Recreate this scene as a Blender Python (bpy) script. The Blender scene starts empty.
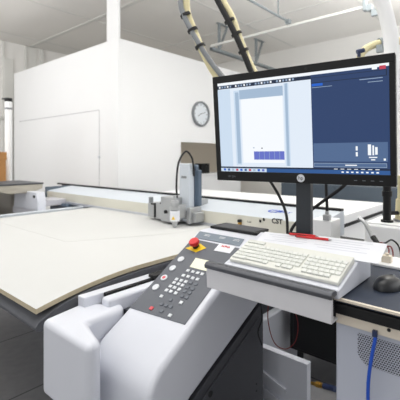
import bpy, bmesh, math, random
from mathutils import Vector, Matrix
random.seed(4)
C = bpy.context.scene.collection
# ---------- survey model: turns a sighted direction + a known plane into a point of the room
FP = 376.0; AZ = math.radians(48.5); Fx, Fy = math.sin(AZ), math.cos(AZ); Rx, Ry = math.cos(AZ), -math.sin(AZ); EYE = 1.45
def at(px, py, x=None, y=None, z=None, pl=None, d=None):
    l = (px-200)/FP; r = (l*Rx+Fx, l*Ry+Fy, -(py-157)/FP)
    if x is not None: t = x/r[0]
    elif y is not None: t = y/r[1]
    elif z is not None: t = (z-EYE)/r[2]
    elif pl is not None:
        z0, s, x0 = pl; t = (z0-s*x0-EYE)/(r[2]-s*r[0])
    else: t = d
    return Vector((t*r[0], t*r[1], EYE+t*r[2]))

# ---------- materials
def srgb(c): return tuple((v/255/12.92 if v/255 <= .04045 else ((v/255+.055)/1.055)**2.4) for v in c)+(1,)
def mat(name, rgb, rough=.5, metal=0, noise=0, nscale=8, emit=0, coat=0, bump=0, bscale=60, spec=.5):
    m = bpy.data.materials.new(name); m.use_nodes = True; nt = m.node_tree; b = nt.nodes['Principled BSDF']
    c = srgb(rgb); b.inputs['Base Color'].default_value = c
    b.inputs['Roughness'].default_value = rough; b.inputs['Metallic'].default_value = metal
    b.inputs['Coat Weight'].default_value = coat; b.inputs['Specular IOR Level'].default_value = spec
    tc = nt.nodes.new('ShaderNodeTexCoord')
    if noise:
        n = nt.nodes.new('ShaderNodeTexNoise'); n.inputs['Scale'].default_value = nscale; n.inputs['Detail'].default_value = 5
        nt.links.new(tc.outputs['Object'], n.inputs['Vector'])
        mx = nt.nodes.new('ShaderNodeMix'); mx.data_type = 'RGBA'
        mx.inputs['A'].default_value = tuple(v*(1-noise) for v in c[:3])+(1,); mx.inputs['B'].default_value = tuple(min(1, v*(1+noise)) for v in c[:3])+(1,)
        nt.links.new(n.outputs['Fac'], mx.inputs['Factor']); nt.links.new(mx.outputs['Result'], b.inputs['Base Color'])
    if bump:
        n2 = nt.nodes.new('ShaderNodeTexNoise'); n2.inputs['Scale'].default_value = bscale
        nt.links.new(tc.outputs['Object'], n2.inputs['Vector'])
        bp = nt.nodes.new('ShaderNodeBump'); bp.inputs['Strength'].default_value = bump; bp.inputs['Distance'].default_value = .002
        nt.links.new(n2.outputs['Fac'], bp.inputs['Height']); nt.links.new(bp.outputs['Normal'], b.inputs['Normal'])
    if emit:
        b.inputs['Emission Color'].default_value = c; b.inputs['Emission Strength'].default_value = emit
        b.inputs['Base Color'].default_value = (0.01, 0.01, 0.01, 1); b.inputs['Specular IOR Level'].default_value = .08
    return m
M = dict(
    white=mat('white_paint', (242, 243, 244), .5, noise=.015, nscale=1.5),
    wall=mat('wall_paint', (242, 241, 238), .8, noise=.02, nscale=1.2, bump=.1),
    ceil=mat('ceiling_panel', (242, 240, 236), .85, noise=.03, nscale=1.0, bump=.1),
    seam=mat('seam_white', (228, 228, 224), .7),
    groove=mat('groove_grey', (186, 187, 190), .7),
    shell=mat('shell_plastic', (214, 217, 226), .33, noise=.012, nscale=5, bump=.04, bscale=400),
    shell_side=mat('shell_side_plastic', (206, 206, 214), .45, noise=.02, nscale=4),
    dark=mat('dark_grey_paint', (62, 64, 70), .45, noise=.05, nscale=6, bump=.05, bscale=500),
    belt=mat('conveyor_belt', (92, 94, 100), .75, noise=.08, nscale=30, bump=.3, bscale=300),
    postdark=mat('post_grey', (42, 48, 54), .45, noise=.04, nscale=10),
    bounce_face=mat('beam_board_bounce', (212, 210, 198), .5, noise=.02, nscale=8),  # cream tint paints the board's reflection on the beam front
    black=mat('black_plastic', (18, 19, 21), .45, spec=.3, noise=.08, nscale=20),
    rubber=mat('black_rubber', (22, 22, 24), .6, noise=.1, nscale=20),
    panel=mat('panel_grey', (92, 96, 104), .5, noise=.03, nscale=30),
    panel_blue=mat('panel_blue_grey', (116, 128, 140), .45, noise=.03, nscale=30),
    key=mat('key_white', (214, 217, 222), .5, noise=.02, nscale=40),
    key_dark=mat('key_grey', (104, 109, 118), .5, noise=.04, nscale=40),
    cream=mat('cream_plastic', (222, 223, 216), .5, noise=.02, nscale=30),
    creamkey=mat('cream_key', (220, 222, 217), .5, noise=.02, nscale=50),
    red=mat('red_plastic', (205, 32, 36), .35, noise=.04, nscale=30),
    pink=mat('pink_key', (214, 88, 96), .5, noise=.03, nscale=30),
    yellow=mat('yellow_plate', (240, 200, 30), .5, noise=.03, nscale=30),
    display=mat('display_pane', (238, 238, 214), .25, noise=.02, nscale=40),
    alu=mat('aluminium', (196, 199, 206), .38, .55, noise=.03, nscale=12),
    alud=mat('aluminium_worn', (176, 178, 180), .36, .5, noise=.06, nscale=12),
    alupaint=mat('silver_paint', (206, 213, 221), .45, .1, noise=.02, nscale=6),
    traymetal=mat('tray_silver', (214, 214, 218), .5, 0, noise=.03, nscale=20),
    traydark=mat('tray_rim', (86, 88, 94), .3, .4, noise=.04, nscale=20),
    steel=mat('stainless_steel', (178, 172, 160), .3, .8, noise=.08, nscale=4),
    galv=mat('galvanised_steel', (150, 158, 162), .45, .5, noise=.08, nscale=10),
    navy=mat('navy_desktop', (38, 48, 66), .6, noise=.12, nscale=12),
    strip=mat('cream_strip', (222, 212, 196), .55, noise=.02, nscale=10),
    board=mat('board_cream', (203, 204, 203), .75, noise=.02, nscale=2.5, bump=.08, bscale=200),
    edge=mat('board_edge_tan', (190, 178, 152), .8, noise=.1, nscale=60),
    hose=mat('cream_hose', (224, 214, 172), .5, noise=.05, nscale=8),
    grey=mat('grey_plastic', (132, 136, 140), .5, noise=.05, nscale=10),
    blueg=mat('slate_plastic', (82, 98, 116), .45, noise=.05, nscale=10),
    brass=mat('brass', (176, 138, 66), .3, .9, noise=.06, nscale=40),
    bluec=mat('blue_cable', (20, 80, 190), .4, noise=.04, nscale=30),
    darkblue=mat('dark_blue_fitting', (30, 44, 80), .4, noise=.05, nscale=30),
    redw=mat('red_wire', (120, 30, 34), .45, noise=.05, nscale=30),
    paper=mat('paper', (230, 232, 238), .8, noise=.01, nscale=10),
    print_=mat('print_grey', (208, 211, 220), .8),
    card=mat('cardboard', (176, 128, 78), .85, noise=.08, nscale=4),
    beige=mat('beige_wall', (214, 204, 188), .8, noise=.03, nscale=2),
    slate=mat('slate_cabinet', (88, 100, 112), .5, noise=.04, nscale=3),
    cabinet=mat('grey_cabinet', (188, 193, 206), .45, noise=.015, nscale=4),
    clockface=mat('clock_face', (226, 232, 238), .4, noise=.01, nscale=10),
    logo=mat('logo_blue', (40, 80, 190), .5),
    mousem=mat('mouse_black', (38, 40, 43), .33, noise=.05, nscale=30),
)
def screen_mat(n, rgb, s=1.0): return mat('screen_'+n, rgb, .3, emit=s)
# perforated sheet
def perforated():
    m = mat('perforated_sheet', (196, 200, 212), .45); nt = m.node_tree; b = nt.nodes['Principled BSDF']
    tc = nt.nodes.new('ShaderNodeTexCoord'); sp = nt.nodes.new('ShaderNodeSeparateXYZ'); nt.links.new(tc.outputs['Object'], sp.inputs[0])
    def mth(op, a, bb=None):
        n = nt.nodes.new('ShaderNodeMath'); n.operation = op
        for i, v in enumerate((a, bb)):
            if v is None: continue
            if isinstance(v, (int, float)): n.inputs[i].default_value = v
            else: nt.links.new(v, n.inputs[i])
        return n.outputs[0]
    zz = mth('DIVIDE', sp.outputs['Z'], .0068); row = mth('FLOOR', zz)
    off = mth('MULTIPLY', mth('MODULO', mth('ADD', row, 1000), 2), .5)
    yy = mth('ADD', mth('DIVIDE', sp.outputs['Y'], .0075), off)
    fy = mth('SUBTRACT', mth('FRACT', mth('ADD', yy, 1000)), .5); fz = mth('SUBTRACT', mth('FRACT', zz), .5)
    r = mth('SQRT', mth('ADD', mth('MULTIPLY', fy, fy), mth('MULTIPLY', fz, fz)))
    hole = mth('LESS_THAN', r, .39)
    mx = nt.nodes.new('ShaderNodeMix'); mx.data_type = 'RGBA'
    mx.inputs['A'].default_value = srgb((186, 191, 204)); mx.inputs['B'].default_value = srgb((44, 48, 58))
    nt.links.new(hole, mx.inputs['Factor']); nt.links.new(mx.outputs['Result'], b.inputs['Base Color'])
    return m
M['perf'] = perforated()
def floor_mat():
    m = mat('floor_tiles', (84, 85, 88), .55); nt = m.node_tree; b = nt.nodes['Principled BSDF']
    tc = nt.nodes.new('ShaderNodeTexCoord'); br = nt.nodes.new('ShaderNodeTexBrick')
    br.offset = 0; br.inputs['Scale'].default_value = 1; br.inputs['Brick Width'].default_value = .78; br.inputs['Row Height'].default_value = .78
    br.inputs['Mortar Size'].default_value = .006
    br.inputs['Color1'].default_value = srgb((152, 152, 154)); br.inputs['Color2'].default_value = srgb((160, 160, 162)); br.inputs['Mortar'].default_value = srgb((100, 100, 102))
    n = nt.nodes.new('ShaderNodeTexNoise'); n.inputs['Scale'].default_value = 14; n.inputs['Detail'].default_value = 8
    mx = nt.nodes.new('ShaderNodeMix'); mx.data_type = 'RGBA'; mx.blend_type = 'MULTIPLY'; mx.inputs['Factor'].default_value = .35
    nt.links.new(tc.outputs['Object'], br.inputs['Vector']); nt.links.new(tc.outputs['Object'], n.inputs['Vector'])
    nt.links.new(br.outputs['Color'], mx.inputs['A']); nt.links.new(n.outputs['Fac'], mx.inputs['B'])
    nt.links.new(mx.outputs['Result'], b.inputs['Base Color'])
    return m
M['floor'] = floor_mat()

# ---------- shape helpers: everything is added to a bmesh
def box(bm, x0, x1, y0, y1, z0, z1, mi=0):
    v = [bm.verts.new((x, y, z)) for x in (x0, x1) for y in (y0, y1) for z in (z0, z1)]
    for f in ((0,1,3,2), (4,6,7,5), (0,4,5,1), (2,3,7,6), (0,2,6,4), (1,5,7,3)):
        fc = bm.faces.new([v[i] for i in f]); fc.material_index = mi
    return v
def prism(bm, prof, a0, a1, axis='y', mi=0):
    # prof: 2-D points; axis y -> (x,z), axis x -> (y,z), axis z -> (x,y)
    def P(p, a): return {'y': (p[0], a, p[1]), 'x': (a, p[0], p[1]), 'z': (p[0], p[1], a)}[axis]
    A = [bm.verts.new(P(p, a0)) for p in prof]; B = [bm.verts.new(P(p, a1)) for p in prof]; n = len(prof)
    fs = [bm.faces.new(A), bm.faces.new(B[::-1])]
    for i in range(n): fs.append(bm.faces.new((A[i], B[i], B[(i+1) % n], A[(i+1) % n])))
    for f in fs: f.material_index = mi
    return A+B
def cyl(bm, p, q, r, r2=None, seg=20, mi=0):
    p, q = Vector(p), Vector(q); d = q-p; r2 = r if r2 is None else r2
    R = d.to_track_quat('Z', 'Y').to_matrix().to_4x4(); R.translation = (p+q)/2
    g = bmesh.ops.create_cone(bm, cap_ends=True, segments=seg, radius1=r, radius2=r2, depth=d.length, matrix=R)
    for v in g['verts']:
        for f in v.link_faces: f.material_index = mi
def smooth_path(pts, n=8):
    pts = [Vector(p) for p in pts]; P = [pts[0]*2-pts[1]]+pts+[pts[-1]*2-pts[-2]]; out = []
    for i in range(1, len(P)-2):
        for k in range(n):
            t = k/n; a, b, c, d = P[i-1], P[i], P[i+1], P[i+2]
            out.append(.5*((2*b)+(c-a)*t+(2*a-5*b+4*c-d)*t*t+(3*b-a-3*c+d)*t**3))
    return out+[pts[-1]]
def tube(bm, pts, r, seg=10, n=8, mi=0):
    P = smooth_path(pts, n); rings = []; ref = None
    for i, p in enumerate(P):
        t = (P[min(i+1, len(P)-1)]-P[max(i-1, 0)]).normalized()
        if ref is None: ref = t.orthogonal().normalized()
        ref = (ref-t*ref.dot(t)).normalized(); b = t.cross(ref)
        rings.append([bm.verts.new(p+(ref*math.cos(2*math.pi*k/seg)+b*math.sin(2*math.pi*k/seg))*r) for k in range(seg)])
    for a, b in zip(rings, rings[1:]):
        for k in range(seg): bm.faces.new((a[k], a[(k+1) % seg], b[(k+1) % seg], b[k])).material_index = mi
    bm.faces.new(rings[0][::-1]).material_index = mi; bm.faces.new(rings[-1]).material_index = mi
def ribbon(bm, pts, w, h, wdir):   # flat strap along pts
    P = smooth_path(pts, 6); wd = Vector(wdir).normalized(); rings = []
    for i, p in enumerate(P):
        t = (P[min(i+1, len(P)-1)]-P[max(i-1, 0)]).normalized(); u = (wd-t*wd.dot(t)).normalized(); n = t.cross(u)
        rings.append([bm.verts.new(p+u*sx*w/2+n*sy*h/2) for sx, sy in ((-1,-1), (1,-1), (1,1), (-1,1))])
    for a, b in zip(rings, rings[1:]):
        for k in range(4): bm.faces.new((a[k], a[(k+1) % 4], b[(k+1) % 4], b[k]))
    bm.faces.new(rings[0][::-1]); bm.faces.new(rings[-1])
def quadplate(bm, corners, n, th, mi=0):   # polygon given by corners, lifted th along n
    n = Vector(n).normalized(); A = [bm.verts.new(Vector(c)) for c in corners]; B = [bm.verts.new(Vector(c)+n*th) for c in corners]
    k = len(A); fs = [bm.faces.new(A[::-1]), bm.faces.new(B)]
    for i in range(k): fs.append(bm.faces.new((A[i], A[(i+1) % k], B[(i+1) % k], B[i])))
    for f in fs: f.material_index = mi

def finish(bm, name, mats, parent=None, off=None, bevel=0, seg=3, ang=35):
    if off is not None: bmesh.ops.translate(bm, verts=bm.verts, vec=-Vector(off))
    bmesh.ops.recalc_face_normals(bm, faces=bm.faces)
    for f in bm.faces: f.smooth = True
    for e in bm.edges:
        if len(e.link_faces) == 2 and e.calc_face_angle(0) > math.radians(ang): e.smooth = False
    me = bpy.data.meshes.new(name); bm.to_mesh(me); bm.free()
    for m in (mats if isinstance(mats, (list, tuple)) else [mats]): me.materials.append(M[m] if isinstance(m, str) else m)
    o = bpy.data.objects.new(name, me); C.objects.link(o)
    if bevel:
        b = o.modifiers.new('bevel', 'BEVEL'); b.width = bevel; b.segments = seg; b.limit_method = 'ANGLE'; b.angle_limit = math.radians(ang); b.harden_normals = True
    if parent is not None: o.parent = parent
    return o
def base_of(o):   # root empty under a part or sub-part, all origins coincide
    while o.parent is not None: o = o.parent
    return o
def part(name, mats, parent, build, bevel=0, local=False, label=None, **k):
    bm = bmesh.new(); build(bm)
    o = finish(bm, name, mats, parent, None if local else base_of(parent).location, bevel, **k)
    if label: o['label'] = label
    return o
def tag(o, label, cat, group=None, kind=None):
    o['label'] = label; o['category'] = cat
    if group: o['group'] = group
    if kind: o['kind'] = kind
    return o
def thing(name, label, cat, loc=(0, 0, 0), rot=None, group=None):
    o = bpy.data.objects.new(name, None); C.objects.link(o); o.empty_display_size = .05
    o.location = loc
    if rot is not None: o.rotation_euler = rot
    return tag(o, label, cat, group)
def single(name, mats, label, cat, loc, build, bevel=0, group=None, local=False, **k):
    bm = bmesh.new(); build(bm); o = finish(bm, name, mats, None, None if local else loc, bevel, **k); o.location = loc
    return tag(o, label, cat, group)
def struct(name, mats, build, bevel=0, **k):
    bm = bmesh.new(); build(bm); o = finish(bm, name, mats, None, None, bevel, **k); o['kind'] = 'structure'; return o
def textmesh(s, size, M4, bm, mi=0, ext=.0006, bold=0):
    cu = bpy.data.curves.new('t', 'FONT'); cu.body = s; cu.size = size; cu.extrude = ext; cu.offset = bold; cu.align_x = 'CENTER'; cu.align_y = 'CENTER'; cu.resolution_u = 3
    o = bpy.data.objects.new('t', cu); C.objects.link(o); dg = bpy.context.evaluated_depsgraph_get(); dg.update()
    me = bpy.data.meshes.new_from_object(o.evaluated_get(dg)); me.transform(M4); n0 = len(bm.faces)
    bm.from_mesh(me); bm.faces.ensure_lookup_table()
    for f in bm.faces[n0:]: f.material_index = mi
    bpy.data.objects.remove(o); bpy.data.curves.remove(cu); bpy.data.meshes.remove(me)
def frame(o, u, v):  # matrix with x->u, y->v, z->n
    u = Vector(u).normalized(); v = Vector(v).normalized(); n = u.cross(v)
    m = Matrix((u, v, n)).transposed().to_4x4(); m.translation = Vector(o); return m

# ================= SETTING
CZ = 4.32
struct('floor', 'floor', lambda b: box(b, -2.5, 9.2, -4, 9.95, -.1, 0))
struct('ceiling', 'ceil', lambda b: box(b, -2.5, 9.2, -4, 9.95, CZ, CZ+.1))
struct('wall_left', 'wall', lambda b: box(b, -2.5, 9.2, 9.8, 9.95, 0, CZ))
struct('wall_back', 'wall', lambda b: box(b, 9.05, 9.2, -4, 9.8, 0, CZ))
k = 1
for x, w in ((4.42, .09), (6.75, .035), (2.1, .035)):
    struct('trim_%d' % k, 'seam', lambda b: box(b, x-w/2, x+w/2, -3.9, 9.79, CZ-.012, CZ-.0005)); k += 1
for y in (6.9, 4.65, 2.4, .2, 9.1):
    struct('trim_%d' % k, 'seam', lambda b: box(b, -2.4, 9.04, y-.02, y+.02, CZ-.008, CZ-.0008)); k += 1
# pilasters and ducts of the left wall
for pxx, w, dep, ztop in ((3, .05, .05, 4.3), (8, .22, .06, 3.9), (25, .06, .08, 4.3), (31, .28, .05, 4.3), (41, .07, .09, 4.3)):
    p = at(pxx, 60, y=9.8)
    struct('trim_%d' % k, 'seam', lambda b: box(b, p.x-w/2, p.x+w/2, 9.8-dep, 9.799, .0, ztop), bevel=.008); k += 1
p = at(3, 118, y=9.8); struct('trim_%d' % k, 'seam', lambda b: box(b, 2.0, 4.6, 9.72, 9.799, p.z-.04, p.z+.04), bevel=.01)

# ================= ENCLOSURE (white walled booth)
X0, Y0, ZT = 3.65, 4.988, 3.365
en = thing('machine_booth', 'large white flat-walled booth rising behind the cutting table with a corner post', 'booth', (6.3, 6.97, 0))
part('side_wall', 'white', en, lambda b: box(b, X0, X0+.08, Y0, 8.95, 0, ZT), .003)
def fw(b):
    prism(b, [(X0+.08, 0), (5.09, 0), (5.09, 1.735), (9.0, 1.735), (9.0, ZT), (X0+.08, ZT)], Y0, Y0+.08, 'y')
part('front_wall', 'white', en, fw)
part('rear_wall', 'white', en, lambda b: box(b, X0+.08, 9.0, 8.87, 8.95, 0, ZT))
part('inner_wall', 'beige', en, lambda b: box(b, X0+.09, 9.0, 6.5, 6.56, 0, 3.2), label='beige inner wall seen through the opening')
part('corner_post', 'white', en, lambda b: box(b, X0, X0+.045, Y0, Y0+.31, ZT, CZ-.003), .003)
hz = at(97, 110, x=X0).z
def hatch(b):
    box(b, X0-.004, X0, 5.5, 8.65, .6, hz)
ht = part('hatch', 'white', en, hatch, .001)
def seam(b):
    box(b, X0-.0055, X0-.0042, 5.5, 8.65, hz-.014, hz-.001); box(b, X0-.0055, X0-.0042, 5.5, 5.514, .9, hz-.015)
part('seam_line', 'groove', ht, seam)
hl = at(101.5, 157, x=X0)
part('latch', 'key', ht, lambda b: cyl(b, (X0-.03, hl.y+.05, hl.z), (X0-.004, hl.y+.05, hl.z), .022), .003)

# clock on the booth wall
cp = at(200, 114, y=Y0)
ck = thing('wall_clock', 'round grey-rimmed analogue clock on the white booth wall', 'clock', (cp.x, Y0-.001, cp.z))
cr = .25
def rim(b):
    n = 48
    prof = [(cr-.035, 0), (cr, 0), (cr, .045), (cr-.012, .06), (cr-.035, .05)]
    rings = [[b.verts.new((r*math.cos(2*math.pi*i/n), -h, r*math.sin(2*math.pi*i/n))) for r, h in prof] for i in range(n)]
    for i in range(n):
        a, c = rings[i], rings[(i+1) % n]
        for j in range(5): b.faces.new((a[j], a[(j+1) % 5], c[(j+1) % 5], c[j]))
part('rim', 'grey', ck, rim, local=True)
fc = part('dial', 'clockface', ck, lambda b: cyl(b, (0, -.02, 0), (0, 0, 0), cr-.03, seg=48), local=True)
for i in range(12):
    def ticks(b):
        a = i*math.pi/6; M4 = Matrix.Translation((0, -.0215, 0)) @ Matrix.Rotation(a, 4, 'Y') @ Matrix.Translation((0, 0, cr-.065))
        vs = box(b, -.006, .006, -.0015, .001, -.018, .018)
        bmesh.ops.transform(b, matrix=M4, verts=vs)
    part('hour_mark', 'grey', fc, ticks, local=True)
for nm, a, ln, w in (('hour_hand', -2.1, .1, .007), ('minute_hand', 1.25, .15, .005)):
    def hand(b):
        vs = box(b, -w, w, -.027, -.023, -.02, ln); bmesh.ops.rotate(b, verts=vs, matrix=Matrix.Rotation(a, 3, 'Y'))
    part(nm, 'grey', ck, hand, local=True)

# counter in the opening with dark items
ct = thing('counter', 'white counter inside the booth opening behind the tool head', 'counter', (6.9, 5.8, 0))
part('body', 'white', ct, lambda b: box(b, 6.0, 7.9, 5.6, 6.1, 0, 1.03), .005)
part('worktop', 'white', ct, lambda b: box(b, 5.97, 7.93, 5.57, 6.12, 1.03, 1.07), .005)
single('black_case', 'black', 'low black case lying left on the white booth counter', 'case', (6.3, 5.8, 1.07), lambda b: (box(b, 6.18, 6.42, 5.68, 5.9, 1.07, 1.2), box(b, 6.2, 6.4, 5.7, 5.88, 1.2, 1.225)), .012)
single('speaker_box', 'black', 'taller black box standing on the booth counter, nearest the screen', 'box', (6.62, 5.8, 1.07), lambda b: (box(b, 6.48, 6.76, 5.68, 5.9, 1.07, 1.3), cyl(b, (6.62, 5.67, 1.18), (6.62, 5.69, 1.18), .07)), .012)

# low cabinet by the back wall
lc = thing('low_cabinet', 'long low slate-grey cabinet against the far wall', 'cabinet', (8.8, 2.0, 0))
part('body', 'slate', lc, lambda b: box(b, 8.55, 9.0, -.8, 4.8, .0, .8), .006)
for i in range(4): part('door', 'slate', lc, lambda b: box(b, 8.53, 8.55, -.78+i*1.4, .58+i*1.4, .08, .78), .004)

# ================= CUTTER
cu = thing('flatbed_cutter', 'wide flatbed cutting machine with grey conveyor belt and white gantry beam', 'cutting machine', (2.9, 2.7, 0))
def belt(b):
    prof = [(2.95, .85), (1.32, .85), (1.2, .846), (1.06, .837), (.95, .822), (.84, .798), (.775, .772), (.735, .752), (.722, .735), (.727, .718), (.745, .71), (.8, .715), (1.0, .745), (2.95, .75)]
    prism(b, prof, 1.556, 3.925, 'y')
part('conveyor_belt', 'belt', cu, belt)
def base(b):
    box(b, 1.75, 4.45, 1.27, 4.1, 0.02, .42)
part('base', 'shell', cu, base, .01)
part('bed_frame', 'dark', cu, lambda b: box(b, 1.72, 4.43, 1.32, 4.05, .42, .748), .004)
part('deck', 'white', cu, lambda b: box(b, 2.96, 4.49, 1.23, 4.12, .862, .94), .006, label='white flat rear deck')
part('deck_strip', 'black', cu, lambda b: box(b, 2.96, 4.48, 1.235, 4.115, .83, .861))
part('skirt', 'white', cu, lambda b: box(b, 2.3, 4.46, 1.25, 4.11, .55, .829))
def nrail(b):
    box(b, .90, 2.9, 1.475, 1.53, .77, .83)
part('guide_rail', 'shell', cu, nrail, .006)
part('rail_groove', 'black', cu, lambda b: box(b, 1.0, 2.9, 1.455, 1.4745, .77, .828))
part('rail_cover', 'shell', cu, lambda b: box(b, .97, 2.9, 1.392, 1.454, .745, .822), .014)
for xa, xb in ((1.28, 1.40), (1.52, 1.6)): part('rail_clip', 'rubber', cu, lambda b: box(b, xa, xb, 1.44, 1.49, .828, .845), .003)
part('tray_under', 'dark', cu, lambda b: box(b, 1.05, 1.72, 1.36, 1.391, .55, .76))
def frail(b):
    box(b, .76, 4.46, 3.93, 4.0, .80, .872); box(b, .8, 4.46, 4.0, 4.12, .74, .83)
part('guide_rail', 'alupaint', cu, frail, .006)
# rounded white end cover
def cover(b):
    prism(b, [(.72, 1.16), (.72, 1.50), (.92, 1.54), (1.05, 1.40), (1.02, 1.352), (.835, 1.345), (.785, 1.18), (.77, 1.16)], .485, .788, 'z')
part('end_cover', 'shell', cu, cover, .026, seg=6)
part('cover_bracket', 'shell_side', cu, lambda b: box(b, .98, 1.76, 1.40, 1.5, .55, .7))
# gantry beam
def beam(b):
    prism(b, [(2.40, .872), (2.40, 1.0), (2.43, 1.01), (2.75, 1.05), (2.81, 1.05), (2.81, .872)], 1.05, 4.84, 'y')
bmm = part('gantry_beam', 'alupaint', cu, beam, .004)
part('bounce_face', 'bounce_face', bmm, lambda b: box(b, 2.397, 2.40, 1.05, 4.84, .9005, .998))  # thin added face, coloured as light bounced up from the board
part('lip', 'alu', bmm, lambda b: box(b, 2.39, 2.40, 1.05, 4.84, .868, .9), .002)
part('cable_channel', 'black', cu, lambda b: box(b, 2.752, 2.80, 1.05, 5.25, 1.05, 1.068), .002)
part('beam_end_plate', 'slate', cu, lambda b: (box(b, 2.38, 2.82, 4.84, 4.86, .86, 1.055), box(b, 2.80, 2.86, 4.84, 5.2, .95, 1.05)), .004)
part('beam_foot', 'blueg', cu, lambda b: (box(b, 2.42, 2.78, 4.13, 4.8, .74, .87), cyl(b, (2.36, 4.2, .85), (2.36, 4.4, .85), .03)), .006)
def cbox(b):
    prism(b, [(4.15, .84), (4.15, .95), (4.19, 1.05), (4.68, 1.05), (4.78, 1.0), (4.80, .84)], 1.95, 2.05, 'x')
cb = part('drive_cover', 'shell', cu, cbox, .012)
part('socket', 'black', cb, lambda b: box(b, 1.944, 1.951, 4.22, 4.26, .985, 1.015), .002)
part('drive_arm', 'shell_side', cu, lambda b: (box(b, 2.04, 2.42, 4.35, 4.7, .86, .93), box(b, 1.96, 2.06, 4.12, 4.9, .76, .84)), .006)
# lettering on the beam
def marks(b):
    def onfront(px, py, s, size, bold=.0):
        p = at(px, py, x=2.3965); textmesh(s, size, frame(p, (0, -1, 0), (0, 0, 1)), b, 0, bold=bold)
    onfront(277, 221.5, 'CST', .05, .0015)
    onfront(249, 222, 'D 24', .018)
part('lettering', 'black', bmm, marks)
for px, py in ((260.5, 221), (264, 219.5)):
    p = at(px, py, x=2.398); part('port', 'black', bmm, lambda b: box(b, 2.3935, 2.397, p.y-.008, p.y+.008, p.z-.01, p.z+.01))
def blue(b):
    s = (1.05-1.01)/(.32); tp = (1.0112, s, 2.43)
    p = at(274.5, 211.5, pl=tp); textmesh('CF', .10, frame(p+Vector((0, 0, .0015)), (0, -1, 0), (1, 0, s)), b, bold=.002)
    p = at(284.5, 212.5, pl=tp); textmesh('CUT', .055, frame(p+Vector((0, 0, .0015)), (0, -1, 0), (1, 0, s)), b)
part('logo', 'logo', bmm, blue)
q = at(240, 222, x=2.39)
part('status_lamp', ['brass', 'rubber'], bmm, lambda b: (box(b, 2.375, 2.40, q.y-.012, q.y+.012, q.z-.03, q.z, 0), box(b, 2.372, 2.40, q.y-.013, q.y+.013, q.z, q.z+.02, 1)), .002)

# tool head riding on the beam
th = part('tool_carriage', 'alud', cu, lambda b: (box(b, 2.2, 2.395, 2.23, 2.40, .90, 1.11), box(b, 2.25, 2.395, 2.41, 2.52, .90, 1.05), box(b, 2.28, 2.395, 2.53, 2.66, .90, 1.03), box(b, 2.3, 2.6, 2.2, 2.4, 1.0, 1.075)), .006)
def brk(b):
    for y, z1 in ((2.405, 1.05), (2.525, 1.035)):
        box(b, 2.24, 2.40, y-.006, y+.008, .91, z1); box(b, 2.236, 2.30, y-.004, y+.045, z1-.012, z1)
part('cable_bracket', 'rubber', th, brk, .002)
part('knob', 'rubber', th, lambda b: cyl(b, (2.185, 2.33, .985), (2.20, 2.33, .985), .016), .003)
part('carriage_screw', 'grey', th, lambda b: cyl(b, (2.24, 2.57, 1.04), (2.24, 2.57, 1.09), .02), .003)
ty, tx = 2.165, 2.14
def spin(b):
    for z0, z1, r, r2 in ((.872, .90, .008, .012), (.90, .935, .022, .028), (1.025, 1.045, .042, .042), (1.045, 1.08, .03, .036), (1.08, 1.10, .036, .03), (1.10, 1.14, .015, .013)):
        cyl(b, (tx, ty, z0), (tx, ty, z1), r, r2)
    box(b, tx, 2.25, ty-.02, ty+.02, .95, 1.06)
sp = part('cutting_tool', 'alud', cu, spin)
part('tool_sleeve', 'paper', sp, lambda b: cyl(b, (tx, ty, .935), (tx, ty, 1.02), .04), .002, label='white sleeve')
def tri(b):
    z0 = .95
    vs = prism(b, [(ty+.018, z0), (ty-.012, z0), (ty+.003, z0+.028)], tx-.0425, tx-.038, 'x')
    bmesh.ops.rotate(b, verts=vs, cent=(tx, ty, 0), matrix=Matrix.Rotation(math.radians(32), 3, 'Z'))
part('warning_triangle', 'yellow', sp, tri)
hc = part('head_cover', 'alupaint', cu, lambda b: box(b, 2.29, 2.36, 2.15, 2.265, .905, 1.395), .01)
part('head_housing', 'blueg', cu, lambda b: (box(b, 2.361, 2.41, 2.14, 2.25, 1.0, 1.385), box(b, 2.37, 2.42, 2.115, 2.16, 1.03, 1.34)), .012)
part('vent_plate', 'grey', hc, lambda b: box(b, 2.282, 2.29, 2.165, 2.22, .93, 1.0), .002)
part('name_badge', 'grey', hc, lambda b: box(b, 2.286, 2.29, 2.175, 2.235, 1.27, 1.29), .001)
part('clamp', 'alud', cu, lambda b: (box(b, 2.25, 2.395, 2.10, 2.14, .90, 1.03), box(b, 2.28, 2.39, 2.065, 2.099, .91, .99)), .005)
def carc(b):
    P = [at(177, 198, d=3.1), at(176.5, 183, d=3.08), at(178.5, 163, d=3.08), at(185.5, 151.5, d=3.1), at(191.5, 157, d=3.13), at(193.5, 167, d=3.16), at(194, 176, d=3.18)]
    tube(b, P, .008, 8)
part('head_cable', 'rubber', cu, carc)

# board on the belt
def boardf(b):
    T = .022; xs = [.728, .75, .79, .84, .89, .94, 1.0, 1.07, 1.15, 1.22, 1.3, 1.4, 1.8, 2.3, 2.9]
    def zt(x): return (.852 if x > 1.32 else .852-.066*((1.32-x)/.58)**2)
    Y = [1.565, 1.8, 2.4, 3.0, 3.74]; top = []; bot = []
    for x in xs:
        top.append([b.verts.new((x+(.0 if y > 1.7 else 0), y, zt(x)+T+.004)) for y in Y]); bot.append([b.verts.new((x, y, zt(x)+.004)) for y in Y])
    for i in range(len(xs)-1):
        for j in range(len(Y)-1):
            b.faces.new((top[i][j], top[i+1][j], top[i+1][j+1], top[i][j+1])); b.faces.new((bot[i][j], bot[i][j+1], bot[i+1][j+1], bot[i+1][j])).material_index = 1
    for i in range(len(xs)-1):
        for j in (0, -1): b.faces.new((top[i][j], bot[i][j], bot[i+1][j], top[i+1][j])).material_index = 1
    for j in range(len(Y)-1):
        for i in (0, -1): b.faces.new((top[i][j], top[i][j+1], bot[i][j+1], bot[i][j])).material_index = 1
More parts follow.
